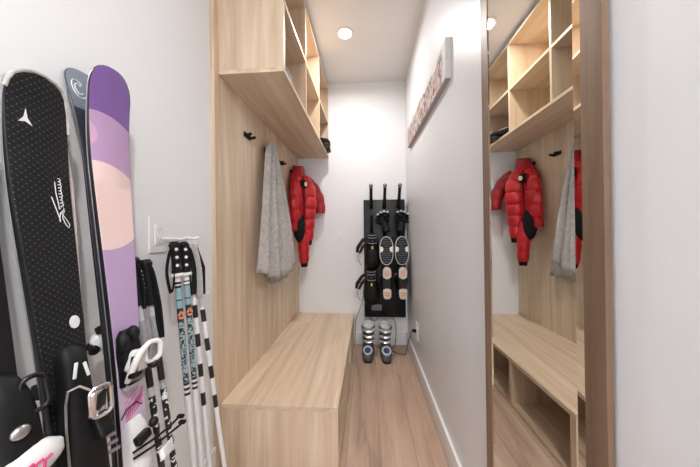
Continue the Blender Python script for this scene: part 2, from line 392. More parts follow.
def make_jacket():
    t = empty('puffer_jacket', (PX, 2.36, 1.69), 'bright red quilted puffer jacket with black trim hanging beside the towel', 'jacket')
    X = PX
    # torso: elliptical rings with quilting, lying against the panel
    rings = []
    prof = [(1.665, .055, .070, 2.37), (1.64, .085, .12, 2.365), (1.60, .13, .135, 2.36), (1.52, .175, .14, 2.355), (1.42, .20, .14, 2.35), (1.30, .205, .14, 2.345), (1.20, .20, .135, 2.34), (1.12, .185, .12, 2.335)]
    n = 56
    for i in range(n + 1):
        s_ = i / n * (len(prof) - 1); k = min(int(s_), len(prof) - 2); f_ = s_ - k
        z, hy, dx, cy = [prof[k][q] + (prof[k + 1][q] - prof[k][q]) * f_ for q in range(4)]
        pu = 1 - .07 + .07 * abs(math.sin(PI * i / 8)) ** .5
        ring = []
        for a in [2 * PI * q / 28 for q in range(28)]:
            y = cy + hy * pu * math.cos(a); x = X + .006 + dx * .5 * (1 + math.sin(a) * pu)
            x += .008 * math.sin(9 * a + i * .4)
            y = min(y, YB - .012)
            ring.append(Vector((max(x, X + .003), y, z)))
        rings.append(ring)
    MB().loft(rings).build('body', red_m, t, world=True)
    # stand-up collar and hood behind it
    b = MB(); rr = []
    for k in range(7):
        v = k / 6; z = 1.635 + .085 * v
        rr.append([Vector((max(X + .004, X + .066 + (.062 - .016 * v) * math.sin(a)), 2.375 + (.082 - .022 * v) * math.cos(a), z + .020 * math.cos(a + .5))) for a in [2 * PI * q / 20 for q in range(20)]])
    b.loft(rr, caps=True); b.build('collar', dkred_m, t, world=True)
    # near sleeve, bright and puffed
    puff_tube([(X + .105, 2.33, 1.60), (X + .150, 2.34, 1.50), (X + .160, 2.345, 1.36), (X + .150, 2.35, 1.22), (X + .150, 2.35, 1.035)], [.062, .082, .080, .072, .050], 18, 6, .13).build('sleeve', red_m, t, world=True)
    MB().tube([(X + .150, 2.35, 1.04), (X + .150, 2.35, .995)], [.043, .036], 16).build('cuff', fabric_k, t, world=True)
    # far sleeve folded towards the corridor against the back wall
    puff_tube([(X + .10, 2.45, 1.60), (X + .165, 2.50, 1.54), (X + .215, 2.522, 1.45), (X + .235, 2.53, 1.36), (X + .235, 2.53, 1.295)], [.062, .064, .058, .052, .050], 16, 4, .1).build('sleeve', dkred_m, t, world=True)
    # lower dangling part with black cuff
    puff_tube([(X + .10, 2.27, 1.16), (X + .130, 2.28, 1.02), (X + .132, 2.29, .84)], [.060, .052, .042], 16, 4, .1).build('hem_sleeve', red_m, t, world=True)
    MB().tube([(X + .132, 2.29, .845), (X + .132, 2.291, .805)], [.034, .028], 14).build('hem_cuff', fabric_k, t, world=True)
    # black side panel
    MB().ball((X + .105, 2.235, 1.15), (.052, .055, .13), 18).build('side_panel', fabric_k, t, world=True)
    # badge: black patch with light round emblem
    pb = Matrix.Rotation(R(-20), 3, 'Z')
    e = MB().rbox((X + .152, 2.262, 1.530), (.010, .074, .072), (0, R(-8), R(-35)), .002).build('badge', fabric_k, t, world=True)
    MB().ball((X + .160, 2.259, 1.530), (.003, .017, .020), 12, (0, 0, R(-35))).build('emblem', mat('emblem_gold', (.7, .68, .45), .5), e, world=True)
    # front zip
    MB().tube([(X + .135, 2.255, 1.60), (X + .150, 2.235, 1.45), (X + .150, 2.225, 1.25), (X + .135, 2.225, 1.14)], .005, 6).build('zip', fabric_k, t, world=True)
make_jacket()

# ------------------------------------------------------------------ skis
def ski_profile(L, wt, wm, wb):
    """half width and centre offset along the length"""
    out = []
    n = 70
    for i in range(n + 1):
        z = L * i / n; s_ = i / n
        if s_ < .5:
            k = (s_ - .04) / .46; w_ = wb + (wm - wb) * math.sin(min(max(k, 0), 1) * PI / 2)
        else:
            k = (s_ - .5) / .40; k = min(k, 1); w_ = wm + (wt - wm) * (1 - math.cos(k * PI / 2)) ** .9 if k < 1 else wt
        out.append([z, w_ / 2])
    return out
def make_ski(name, label, mtx, L, wt, wm, wb, th_, top_m, tiprise=.055, tipcol=None, group=None, base=None):
    t = empty(name, None, label, 'ski', group, mtx)
    z0 = 0.0; tl = .075                                     # rounded tip length
    zs = [L * i / 60 for i in range(56)] + [L - tl + tl * math.sin(PI / 2 * k / 9) for k in range(0, 10)]
    zs = sorted(set(round(z, 5) for z in zs if z <= L - tl - 1e-6)) + [L - tl + tl * math.sin(PI / 2 * k / 9) for k in range(0, 10)]
    def width(z):
        s_ = z / L
        if z > L - tl:
            k = (z - (L - tl)) / tl; base = wt * 1.0
            return max(.004, base * (1 - k ** 2.6) ** (1 / 2.6)) / 2 if k < 1 else .003
        a = s_
        if a < .48:
            k = a / .48; w_ = wb + (wm - wb) * (math.sin(k * PI / 2) ** 1.2)
            if z < .03: w_ *= .55 + .45 * (z / .03) ** .5
        else:
            k = (a - .48) / (1 - tl / L - .48); w_ = wm + (wt - wm) * (k * k * (3 - 2 * k)) ** .9
        return w_ / 2
    def off(z):
        k = (z - (L - .27)) / .27
        o = tiprise * k ** 2.1 if k > 0 else 0
        k2 = (.10 - z) / .10
        return o + (.012 * k2 ** 2 if k2 > 0 else 0)
    def thick(z):
        s_ = z / L; return .004 + (th_ - .004) * max(0, math.sin(PI * min(max((s_ - .0) / .95, 0), 1))) ** .6
    body, top = [], []
    for z in zs:
        w_ = width(z); o = off(z); h = thick(z)
        body.append([Vector((-w_, o, z)), Vector((w_, o, z)), Vector((w_, o + h * .55, z)), (Vector((w_ * .96, o + h * .9, z))), Vector((-w_ * .96, o + h * .9, z)), Vector((-w_, o + h * .55, z))])
        wt_ = w_ * .955
        top.append([Vector((-wt_, o + h * .88, z)), Vector((wt_, o + h * .88, z)), Vector((wt_ * .97, o + h, z)), Vector((0, o + h * 1.04, z)), Vector((-wt_ * .97, o + h, z))])
    MB().loft(body).build('core', side_k, t)
    MB().loft(top).build('topsheet', top_m, t)
    if base:
        bs = []
        for z in zs:
            w_ = width(z) * .975; o = off(z)
            bs.append([Vector((-w_, o - .0006, z)), Vector((w_, o - .0006, z)), Vector((w_, o + .0008, z)), Vector((-w_, o + .0008, z))])
        MB().loft(bs).build('base', base, t)
    # steel edges
    for s_ in (-1, 1):
        MB().tube([Vector((s_ * (width(z) + .0002), off(z) + .0012, z)) for z in zs if z < L - .02], .0013, 5).build('edge', steel_edge, t)
    if tipcol:
        rg = []
        for z in [q for q in zs if q > L - .13]:
            w_ = width(z) + .0025; o = off(z); h = thick(z)
            k = (z - (L - .13)) / .13
            rg.append((w_, o, h, z, k))
        b = MB()
        ringo = []
        for w_, o, h, z, k in rg: ringo.append(Vector((-w_, o + h * .5, z)))
        for w_, o, h, z, k in rg[::-1]: ringo.append(Vector((w_, o + h * .5, z)))
        b.tube(ringo, .0042, 8); b.build('tip_rim', tipcol, t)
    t['_L'] = L
    del t['_L']
    return t, width, off, thick

def topsheet_mat(kind):
    m = bpy.data.materials.new(kind + '_topsheet'); m.use_nodes = True; nt = m.node_tree; b = nt.nodes['Principled BSDF']
    tc = N(nt, 'ShaderNodeTexCoord'); sp = N(nt, 'ShaderNodeSeparateXYZ'); nt.links.new(tc.outputs['Object'], sp.inputs[0])
    x, z = sp.outputs[0], sp.outputs[2]
    def circle(cx, cz, r_):
        dx = math_node(nt, 'SUBTRACT', x, cx); dz = math_node(nt, 'SUBTRACT', z, cz)
        d = math_node(nt, 'SQRT', math_node(nt, 'ADD', math_node(nt, 'MULTIPLY', dx, dx), math_node(nt, 'MULTIPLY', dz, dz)))
        return math_node(nt, 'LESS_THAN', d, r_)
    b.inputs['Roughness'].default_value = .35
    if kind == 'dotted_black':
        p = .0125
        u = math_node(nt, 'DIVIDE', math_node(nt, 'ADD', x, z), p); v = math_node(nt, 'DIVIDE', math_node(nt, 'SUBTRACT', x, z), p)
        fu = math_node(nt, 'ABSOLUTE', math_node(nt, 'SUBTRACT', math_node(nt, 'FRACT', u), .5)); fv = math_node(nt, 'ABSOLUTE', math_node(nt, 'SUBTRACT', math_node(nt, 'FRACT', v), .5))
        dot = math_node(nt, 'LESS_THAN', math_node(nt, 'ADD', math_node(nt, 'MULTIPLY', fu, fu), math_node(nt, 'MULTIPLY', fv, fv)), .012)
        line = math_node(nt, 'LESS_THAN', math_node(nt, 'MINIMUM', fu, fv), .05)
        c = mixc(nt, math_node(nt, 'MULTIPLY', line, .5), (.005, .005, .006), (.028, .028, .031))
        c = mixc(nt, math_node(nt, 'MULTIPLY', dot, .8), c, (.13, .13, .14))
        b.inputs['Roughness'].default_value = .5; b.inputs['Specular IOR Level'].default_value = .25
    elif kind == 'purple':
        # bands and discs of the print, measured from the tail
        c = mixc(nt, circle(.02, 1.285, .108), (.19, .095, .31), (.47, .30, .50))
        c = mixc(nt, math_node(nt, 'LESS_THAN', z, 1.262), c, (.47, .33, .53))
        c = mixc(nt, circle(.062, 1.335, .030), c, (.60, .36, .52))
        c = mixc(nt, circle(.03, 1.165, .107), c, (.80, .60, .57))
        lo = math_node(nt, 'LESS_THAN', z, .80)
        c = mixc(nt, math_node(nt, 'MULTIPLY', lo, .6), c, (.66, .56, .68))
    elif kind == 'grey_blue':
        c = mixc(nt, math_node(nt, 'LESS_THAN', z, L_C - .115), (.20, .235, .29), (.03, .036, .055))
    else:
        c = mixc(nt, .0, (.006, .006, .007), (0, 0, 0)); b.inputs['Specular IOR Level'].default_value = .3
    nz = N(nt, 'ShaderNodeTexNoise'); nz.inputs['Scale'].default_value = 25; nt.links.new(tc.outputs['Object'], nz.inputs['Vector'])
    c = mixc(nt, math_node(nt, 'MULTIPLY', nz.outputs['Fac'], .012), c, (.5, .5, .5))
    nt.links.new(c, b.inputs['Base Color'])
    return m

def axis_from(p1, p2):          # p1 upper, p2 lower, extended down to the floor
    p1, p2 = Vector(p1), Vector(p2); d = (p1 - p2).normalized(); k = (p2.z - .006) / d.z
    return p2 - d * k, d

def wires(name, parent, paths, r_, m, seg=6):
    b = MB()
    for p in paths: b.tube(p, r_, seg)
    return b.build(name, m, parent)

def toe_piece(parent, z, y, s_, shell, dark, metal, tilt=0, wide=.072):
    """alpine binding toe at height z on the ski, y = topsheet height"""
    base = MB().rbox((0, y + .005, z), (.058, .010, .150), None, .003).build('toe_piece', dark, parent)
    b = MB(); rr = []
    for k, (zz, w_, h) in enumerate(((-.050, .060, .020), (-.035, .074, .040), (-.010, .076, .050), (.020, .066, .050), (.042, .050, .038), (.056, .030, .018))):
        rr.append([Vector((w_ / 2 * math.copysign(abs(math.cos(a)) ** .6, math.cos(a)), y + .008 + h * max(0, math.sin(a)) ** .6 if math.sin(a) > 0 else y + .008, z + zz)) for a in [PI * q / 12 for q in range(13)]])
    b.loft(rr); b.build('housing', shell, base)
    for q in (-1, 1):
        MB().tube([(q * .028, y + .030, z - .030), (q * .040, y + .034, z - .055), (q * .036, y + .034, z - .078)], [.012, .010, .007], 8, .8).build('wing', dark, base)
    MB().rbox((0, y + .056, z - .004), (.030, .006, .050), (R(8), 0, 0), .002).build('indicator', metal, base)
    MB().rbox((0, y + .012, z - .095), (.050, .010, .040), None, .003).build('contact_plate', lt_grey, base)
    return base

# --- five skis standing on their tails, leaning on the left wall ------------------------
LA, LB, L_C, LD = 1.408, 1.510, 1.512, 1.36
posA, dA = Vector((-.5512, .5127, .0057)), Vector((-.0798, -.0319, .9963))
posB, dB = Vector((-.5439, .6064, .0061)), Vector((-.0807, .0081, .9967))
posC, dC = Vector((-.4897, .5440, .0060)), Vector((-.0860, -.0063, .9963))
posD, dD = Vector((-.5600, .4240, .0047)), Vector((-.0867, -.0450, .9957)).normalized()
nA, nB, nC, nD = Vector((1, -.04, 0)), Vector((1, -.04, 0)), Vector((-.72, -.69, 0)), Vector((1, -.04, 0))
MA, MBm, MC, MD = frame(posA, dA, nA), frame(posB, dB, nB), frame(posC, dC, nC), frame(posD, dD, nD)
skiA, wA, oA, hA = make_ski('ski', 'nearest black ski with dotted topsheet, silver tip rim and white script', MA, LA, .098, .072, .092, .016, topsheet_mat('dotted_black'), tiprise=.030, tipcol=None)
skiB, wB, oB, hB = make_ski('ski', 'purple ski with pink discs on its topsheet, right of the other skis', MBm, LB, .104, .068, .094, .013, topsheet_mat('purple'), tiprise=.030, tipcol=None)
# its mate stands base to base behind it, tip curling to the wall, so its grey-blue base shows
MC = frame(posB + Vector((-.0005, -.004, 0)), dB, -nB)
skiC, wC, oC, hC = make_ski('ski', 'mate behind the purple ski, its grey-blue curled tip showing to the left', MC, L_C, .108, .070, .096, .012, topsheet_mat('plain_black'), tiprise=.048, tipcol=None, base=topsheet_mat('grey_blue'))
skiD, wD, oD, hD = make_ski('ski', 'plain black ski at the far left edge of the photo', MD, LD, .090, .070, .09, .016, topsheet_mat('plain_black'), tiprise=.03, tipcol=None)
# mate of ski A standing base to base behind it, turned a little so its pale base shows
matA = frame(posA + Vector((-.0005, .002, 0)), (dA + Vector((-.006, .0165, 0))).normalized(), -nA)
skiE, wE, oE, hE = make_ski('ski', 'mate of the dotted black ski, pressed base to base behind it with pale base showing', matA, LA + .012, .096, .066, .088, .013, topsheet_mat('plain_black2'), tiprise=.020, tipcol=tip_m, base=mat('pale_ski_base', (.66, .58, .56), .45, var=.06))
MB().tube([(u * wA(z) * .99, oA(z) + hA(z) * .75, z) for u, z in [(1, LA - .045), (1, LA - .03), (1, LA - .016), (.9, LA - .007), (.6, LA - .001), (0, LA - .0005), (-.6, LA - .001), (-.9, LA - .007), (-1, LA - .016), (-1, LA - .03), (-1, LA - .06), (-1, LA - .10)]], .0034, 8).build('tip_guard', tip_m, skiA)

# print on the dotted black ski
F_top = lambda u, v, h: Vector((u, oA(v) + hA(v) * 1.03 + h, v))
lg = MB(); cx_, cz_ = .0205, 1.3155
pts = []
for k in range(3):
    a = R(95 + 120 * k); pts.append((cx_ + .0115 * math.cos(a), cz_ + .0185 * math.sin(a)))
    for da, rr_ in ((38, .0062), (60, .0052), (82, .0062)):
        b_ = a + R(da); pts.append((cx_ + .55 * rr_ * math.cos(b_), cz_ + rr_ * math.sin(b_)))
lg.prism(pts, F_top, -.002, .0012).build('logo', print_w, skiA, smooth=False)
SCRIPT = [[(-0.0096, 1.1726), (-0.013, 1.1578), (-0.0163, 1.1414), (-0.0197, 1.1247)], [(-0.0176, 1.2037), (-0.0178, 1.181), (-0.0197, 1.1629), (-0.0207, 1.1477), (-0.0266, 1.1558), (-0.0284, 1.1475), (-0.0212, 1.1401), (-0.0186, 1.1262), (-0.0194, 1.1217)], [(-0.0195, 1.1354), (-0.0295, 1.1451), (-0.0246, 1.1356), (-0.024, 1.1294), (-0.0289, 1.1139), (-0.0324, 1.1092), (-0.0349, 1.1155), (-0.0313, 1.1249), (-0.0248, 1.1372)], [(-0.0291, 1.1544), (-0.0239, 1.1587), (-0.028, 1.1636), (-0.0227, 1.1678), (-0.0277, 1.1714), (-0.023, 1.1755), (-0.028, 1.1791), (-0.0233, 1.1832), (-0.0281, 1.1878), (-0.0235, 1.1909), (-0.0281, 1.1952), (-0.0238, 1.1986), (-0.0283, 1.2023), (-0.0241, 1.2063), (-0.0282, 1.2094), (-0.0253, 1.2132)]]
b = MB()
SCRIPT[3] = [(-.0255 + (.0024 + .0007 * math.sin(q * .21)) * math.cos(q * .62), 1.1545 + .00062 * q - .0016 * math.sin(q * .62)) for q in range(92)]
for st in SCRIPT: b.tube([(u, oA(v) + hA(v) * 1.03 + .0006, v) for u, v in st], .0008, 5)
b.build('script_lettering', print_w, skiA)
MB().loft([rings_circle(Vector((-.020, h, .914)), (.0085, .0130), Vector((0, 1, 0)), 24) for h in (.015, .0176)]).build('round_emblem', print_w, skiA)

# bindings --------------------------------------------------------------------------
def ring_frame(c, w_, h_, r_, m_dir, tube_r, name, m, parent):
    """rounded rectangular ring, facing m_dir (local)"""
    n = Vector(m_dir).normalized(); z = Vector((0, 0, 1)); z = (z - n * z.dot(n)).normalized(); x = z.cross(n)
    pts = [Vector(c) + x * u + z * v for u, v in rounded(w_, h_, r_)]; pts += pts[:2]
    return MB().tube(pts, tube_r, 8).build(name, m, parent)
def lump(sections, y0=.014):
    """body lofted along the ski: (z, x centre, width, height)"""
    b = MB(); rr = []
    for z, xc, w_, h in sections:
        ring = []
        for q in range(15):
            a = PI * q / 14; ca, sa = math.cos(a), math.sin(a)
            ring.append(Vector((xc + w_ / 2 * math.copysign(abs(ca) ** .55, ca), y0 + h * sa ** .6 if sa > 1e-6 else y0, z)))
        rr.append(ring)
    return b.loft(rr)
Y0 = .016
# black ski: charcoal toe piece with two white marks, silver buckle lever and wire bail
tA = lump([(.872, .0, .018, .010), (.862, .0, .036, .022), (.845, .0, .044, .030), (.81, .001, .046, .034), (.77, .002, .048, .036), (.72, .002, .058, .038), (.66, .0, .068, .042), (.58, .0, .070, .042), (.55, .0, .060, .03)]).build('toe_piece', black_m, skiA)
for x_, z_, a_ in ((.013, .828, -12), (-.006, .822, 10)):
    MB().rbox((x_, .0495, z_), (.0055, .003, .030), (0, R(a_), 0), .0012).build('white_mark', print_w, tA)
lv = MB().rbox((-.002, .070, .757), (.034, .014, .056), (R(-12), R(4), R(14)), .007, 3).build('lever', chrome, tA)
ring_frame((-.003, .078, .758), .032, .060, .011, (.32, 1, -.1), .0042, 'lever_frame', chrome, lv)
MB().rbox((-.003, .0785, .760), (.020, .006, .034), (R(-12), R(4), R(14)), .003).build('lever_window', black_p, lv)
wires('bail', tA, [[(.004, .070, .782), (.014, .056, .798), (.026, .046, .795), (.030, .043, .77), (.033, .042, .72), (.036, .042, .60)]], .0022, alu)
MB().rbox((-.014, .056, .700), (.028, .030, .050), (R(18), 0, 0), .008, 3).build('heel_arm', black_p, tA)
for q in range(4):
    MB().rbox((-.040, .038 + .003 * q, .672 - .016 * q), (.026, .005, .007), (0, R(-15), 0), .002).build('comb_tooth', alu, tA)
# far left ski: black toe piece and large white heel lever with pink lettering
tD = lump([(.860, -.010, .018, .010), (.85, -.012, .036, .022), (.82, -.014, .048, .034), (.78, -.014, .056, .038), (.72, -.012, .062, .040), (.62, -.010, .064, .04), (.58, -.010, .05, .03)]).build('toe_piece', black_m, skiD)
ring_frame((-.036, .045, .815), .030, .060, .013, (.2, 1, .1), .0042, 'bail', black_p, tD)
MB().ball((-.006, .054, .768), (.013, .007, .011), 14).build('adjuster_screw', alu, tD)
hr = []
for k in range(14):
    v = k / 13; c = Vector((.062, .046, .684)).lerp(Vector((-.058, .052, .716)), v); rad = .030 * max(.02, 1 - ((v - .45) / .552) ** 4) ** .5
    dv = Vector((-.096, .004, .044)).normalized(); side = dv.cross(Vector((0, 1, 0))).normalized()
    hr.append([c + side * (rad * 1.0 * math.cos(a)) + Vector((0, 1, 0)) * (rad * .55 * math.sin(a)) for a in [2 * PI * q / 20 for q in range(20)]])
heelD = MB().loft(hr).build('heel_lever', white_g, skiD)
MB().rbox((-.004, .034, .655), (.044, .04, .05), None, .008).build('heel_housing', black_p, skiD)
b = MB()
for du, dv_ in ((-.014, .006), (-.002, .004), (.010, .002)):
    b.tube([(-.016 - du + .006, .0665, .700 + dv_ - .010), (-.012 - du, .0668, .704 + dv_), (-.022 - du, .0668, .706 + dv_)], .0024, 6)
b.build('pink_stripe', pink_m, heelD)
# purple ski: black wings, white toe housing with grey window, plate, then heel brake
tB = lump([(.860, .004, .030, .012), (.845, .006, .046, .022), (.80, .006, .050, .028), (.765, .004, .050, .030), (.728, .004, .050, .018)], .012).build('toe_piece', black_m, skiB)
MB().rbox((.000, .038, .782), (.052, .034, .052), (R(-10), R(-12), R(12)), .014, 4).build('housing', white_g, tB)
ring_frame((-.018, .062, .796), .036, .046, .014, (.30, 1, -.1), .0065, 'hoop', white_g, tB)
MB().tube([(.028, .034, .742), (.031, .052, .770), (.020, .064, .806), (-.004, .068, .822)], [.006, .008, .008, .006], 10).build('side_arm', white_g, tB)
MB().rbox((-.018, .0615, .796), (.026, .008, .034), (R(-6), 0, R(17)), .003, 3).build('release_window', grey_p, tB)
for x_, z_ in ((.032, .838), (.006, .850)):
    MB().ball((x_, .036, z_), (.013, .014, .019), 14).build('wing', black_m, tB)
MB().rbox((.026, .052, .776), (.016, .012, .050), (0, R(-16), 0), .005).build('side_cover', black_p, tB)
MB().ball((.029, .053, .770), (.006, .004, .007), 12).build('screw_cap', alu, tB)
MB().rbox((.002, .022, .722), (.050, .014, .014), (0, R(-10), 0), .003).build('contact_plate', lt_grey, tB)
MB().rbox((.002, .028, .744), (.046, .012, .022), (0, R(-10), 0), .003).build('toe_pad', grey_p, tB)
MB().ball((-.020, .058, .762), (.012, .014, .010), 12).build('roller', black_p, tB)
hB_ = lump([(.640, .004, .034, .014), (.62, .004, .048, .022), (.58, .004, .052, .030), (.52, .006, .056, .034), (.50, .006, .05, .02)], .012).build('heel_piece', white_g, skiB)
MB().rbox((.010, .044, .600), (.036, .018, .022), (R(10), R(8), 0), .006, 3).build('lever', black_p, hB_)
MB().ball((-.016, .050, .618), (.011, .011, .012), 14).build('spring_cap', black_p, hB_)
wires('brake_arm', hB_, [[(.034, .040, .580), (.0, .058, .584), (-.03, .076, .592), (-.052, .088, .604)], [(.034, .040, .566), (.0, .058, .568), (-.03, .076, .576), (-.056, .094, .586)]], .0032, black_p)
for z_, x_ in ((.605, -.054), (.587, -.058)):
    MB().rbox((x_, .092, z_), (.010, .018, .008), (0, R(10), 0), .003).build('brake_pad', black_m, hB_)
wires('brake_wire', hB_, [[(.032, .0145, .655), (.020, .0165, .672), (-.006, .0165, .676), (-.022, .015, .660)]], .0013, black_p)
MB().rbox((-.020, .076, .545), (.046, .012, .026), (R(12), R(-8), R(14)), .005, 3).build('step_lever', white_g, hB_)
# magenta writing on the purple ski
b = MB()
def stroke(pl): b.tube([(u, oB(v) + hB(v) * 1.04 + .0002, v) for u, v in pl], .0008, 5)
for k in range(5):
    z_ = .700 - .0115 * k; stroke([(.020, z_ - .016), (.004, z_ - .004), (-.012, z_ + .004), (-.026, z_ + .012)])
for k in range(9):
    u = .018 - .005 * k; z_ = .640 + .0032 * k
    stroke([(u, z_), (u - .001, z_ + .022), (u - .004, z_ + .012), (u - .006, z_ + .030)])
b.build('magenta_lettering', mat('magenta_print', (.62, .08, .30), .5), skiB)
# hidden mate: its white and black toe piece sticks out towards the wall
tC = lump([(.90, 0, .022, .010), (.885, 0, .040, .026), (.86, 0, .048, .034), (.83, 0, .050, .036), (.80, 0, .042, .024), (.74, 0, .036, .014)], .010).build('toe_piece', white_g, skiC)
MB().ball((-.010, .042, .84), (.026, .016, .024), 16).build('housing', white_g, tC)
MB().ball((-.026, .046, .828), (.014, .015, .018), 14).build('cover', black_p, tC)
MB().ball((-.037, .048, .824), (.004, .005, .005), 12).build('screw_cap', alu, tC)
MB().rbox((-.012, .030, .868), (.034, .016, .020), (R(-20), 0, 0), .006).build('wing', black_m, tC)
tE = lump([(.83, 0, .030, .02), (.81, 0, .048, .032), (.74, 0, .056, .036), (.62, 0, .060, .036), (.60, 0, .05, .02)], .010).build('toe_piece', black_m, skiE)
MB().rbox((-.032, .030, .79), (.010, .016, .030), None, .004).build('wing', black_m, tE)
# logo on the curled grey-blue base
b = MB()
for ph in (0, 1):
    b.tube([((.020 if ph else .011) * math.cos(a) * .7 - .030, oC(z) - .0012, z) for a, z in [(R(40 + 280 * q / 20), L_C - .062 + (.024 if ph else .014) * math.sin(R(40 + 280 * q / 20))) for q in range(21)]], .0013, 5)
b.build('logo', print_w, skiC)

# ------------------------------------------------------------------ wall plates
def plate(name, c, label, cat, axis, hgt=.122, wid=.074):
    """axis: the direction the plate faces"""
    n = Vector(axis); x = Vector((0, 0, 1)).cross(n)
    M = Matrix(((x.x, 0, n.x, c[0]), (x.y, 0, n.y, c[1]), (x.z, 1, n.z, c[2]), (0, 0, 0, 1)))
    t = empty(name, None, label, cat, None, M)
    b = MB(); f_ = lambda u, v, h: Vector((u, v, h))
    b.prism(rounded(wid, hgt, .005), f_, .0002, .005); o = b.build('cover_plate', plate_m, t, smooth=False, bevel=.0012)
    return t
op = plate('outlet_plate', (XL, .846, 1.098), 'white rocker outlet plate on the left wall above the ski poles', 'outlet', (1, 0, 0))
ins = MB().rbox((0, 0, .0062), (.034, .068, .004), None, .001).build('insert', plate_m, op)
for z_ in (.018, -.016):
    b = MB()
    for q in (-1, 1): b.rbox((q * .005, z_, .0084), (.0016, .007, .0010))
    b.ball((0, z_ - .009, .0084), (.0022, .0022, .0006), 8)
    b.build('slot', grey_p, ins, smooth=False)
sp_ = plate('light_switch', (-.268, YB, 1.068), 'small white light switch plate on the back wall', 'switch', (0, -1, 0))
MB().rbox((0, 0, .0065), (.032, .066, .005), (R(3), 0, 0), .001).build('rocker', plate_m, sp_)
ro = plate('wall_outlet', (XR, 2.075, .325), 'white outlet with a black plug low on the right wall', 'outlet', (-1, 0, 0), .135)
ins = MB().rbox((0, 0, .0062), (.034, .068, .004), None, .001).build('insert', plate_m, ro)

# ------------------------------------------------------------------ pole rack and ski poles
rk = empty('pole_rack', (XL, .845, 1.085), 'white metal pole rack with prongs on the left wall under the outlet plate', 'rack')
MB().box((XL + .0002, .855, 1.072), (XL + .005, .985, 1.092), .002).build('wall_bar', white_g, rk, world=True)
for y_, x_ in ((.862, -.624), (.972, -.650)):
    MB().tube([(XL + .005, y_, 1.084), (x_ - .01, y_, 1.082), (x_, y_ + .002, 1.088)], [.0048, .0048, .0052], 10).build('prong', white_g, rk, world=True)
lk = empty('wall_hook', (XL, 1.02, .865), 'white prong hook low on the left wall beside the striped poles', 'hook')
MB().box((XL + .0002, 1.0, .845), (XL + .005, 1.04, .880), .002).build('wall_plate', white_g, lk, world=True)
MB().tube([(XL + .004, 1.02, .862), (-.67, 1.02, .860), (-.640, 1.022, .858)], [.005, .005, .0056], 10).build('prong', white_g, lk, world=True)

def band_mat(name, L, bands, rough=.3, pattern=None):
    """bands: (metres from the tip where it starts, colour)"""
    m = bpy.data.materials.new(name); m.use_nodes = True; nt = m.node_tree; b = nt.nodes['Principled BSDF']
    tc = N(nt, 'ShaderNodeTexCoord'); sp = N(nt, 'ShaderNodeSeparateXYZ'); nt.links.new(tc.outputs['Object'], sp.inputs[0])
    cr = N(nt, 'ShaderNodeValToRGB'); cr.color_ramp.interpolation = 'CONSTANT'; e = cr.color_ramp.elements
    bands = sorted(bands); e[0].position = 0; e[0].color = bands[0][1] + (1,); e[1].position = min(.9999, bands[1][0] / L); e[1].color = bands[1][1] + (1,)
    for z, c in bands[2:]: x = e.new(min(.9999, z / L)); x.color = c + (1,)
    nt.links.new(math_node(nt, 'DIVIDE', sp.outputs[2], L), cr.inputs[0]); out = cr.outputs[0]
    if pattern:
        z0, z1, col, sc, thr = pattern
        vo = N(nt, 'ShaderNodeTexNoise'); vo.inputs['Scale'].default_value = sc; vo.inputs['Detail'].default_value = 1; nt.links.new(tc.outputs['Object'], vo.inputs['Vector'])
        inz = math_node(nt, 'MULTIPLY', math_node(nt, 'GREATER_THAN', sp.outputs[2], z0), math_node(nt, 'LESS_THAN', sp.outputs[2], z1))
        out = mixc(nt, math_node(nt, 'MULTIPLY', inz, math_node(nt, 'GREATER_THAN', vo.outputs['Fac'], thr)), out, col)
    nt.links.new(out, b.inputs['Base Color']); b.inputs['Roughness'].default_value = rough
    return m
def make_pole(label, top, low, shaft_m, grip_m, r_=.008, studs=False, grip_len=.115, collar=None, group='ski poles'):
    """top = top of grip, low = lower point on its axis; runs down to the floor"""
    top, low = Vector(top), Vector(low); d = (top - low).normalized(); foot = top - d * ((top.z - .004) / d.z)
    L = (top - foot).length
    t = empty('ski_pole', None, label, 'ski pole', None, frame(foot, d, (1, -.75, 0)))
    sh = MB(); sh.tube([(0, 0, 0), (0, 0, .03), (0, 0, .06), (0, 0, L - grip_len + .01)], [.003, .0045, r_ * .8, r_], 14).build('shaft', shaft_m, t)
    MB().tube([(0, 0, .075), (0, 0, .083), (0, 0, .088)], [.012, .028, .010], 16).build('basket', black_p, t)
    g = MB(); g.tube([(0, 0, L - grip_len), (0, 0, L - grip_len + .008), (0, .001, L - .09), (0, .0015, L - .05), (0, .001, L - .022), (0, .001, L - .010), (0, 0, L)],
                     [.0125, .0145, .0125, .0135, .0145, .0175, .012], 14, 1.15)
    go = g.build('grip', grip_m, t)
    if studs:
        for k in range(3):
            MB().ball((0, (.0185, .0165, .0150)[k], L - .026 - .027 * k), (.0052, .003, .0056), 10).build('stud', print_w, go)
    if collar: MB().tube([(0, 0, L - grip_len - .004), (0, 0, L - grip_len + .006)], [.019, .019], 16).build('collar', collar, t)
    return t, L
WH, BK = (.78, .78, .79), (.015, .015, .017)
def flower_pole(label, top, low):
    top, low = Vector(top), Vector(low); L = top.z / (top - low).normalized().z
    k = L / 1.08
    z = lambda h: h * L / top.z
    bands = [(0, WH), (z(.555), BK), (z(.563), WH), (z(.571), BK), (z(.579), WH), (z(.587), BK), (z(.596), (.33, .43, .47)), (z(.800), (.03, .03, .035)), (z(.845), (.27, .42, .48)), (z(.868), BK), (z(.873), (.27, .42, .48)), (z(.912), BK), (z(.918), WH), (z(.924), BK), (z(.932), WH)]
    t, L2 = make_pole(label, top, low, band_mat('painted_shaft', L, bands, .3, (z(.60), z(.80), BK, 130, .53)), black_m, .0098, True, .112, white_g)
    b = MB()
    for q in range(5):
        a = R(72 * q + 20); b.ball((.006 * math.cos(a), .0095, z(.822) + .010 * math.sin(a)), (.0042, .002, .0055), 8, (0, -a, 0))
    b.build('flower_print', coral_m, t)
    return t, L2
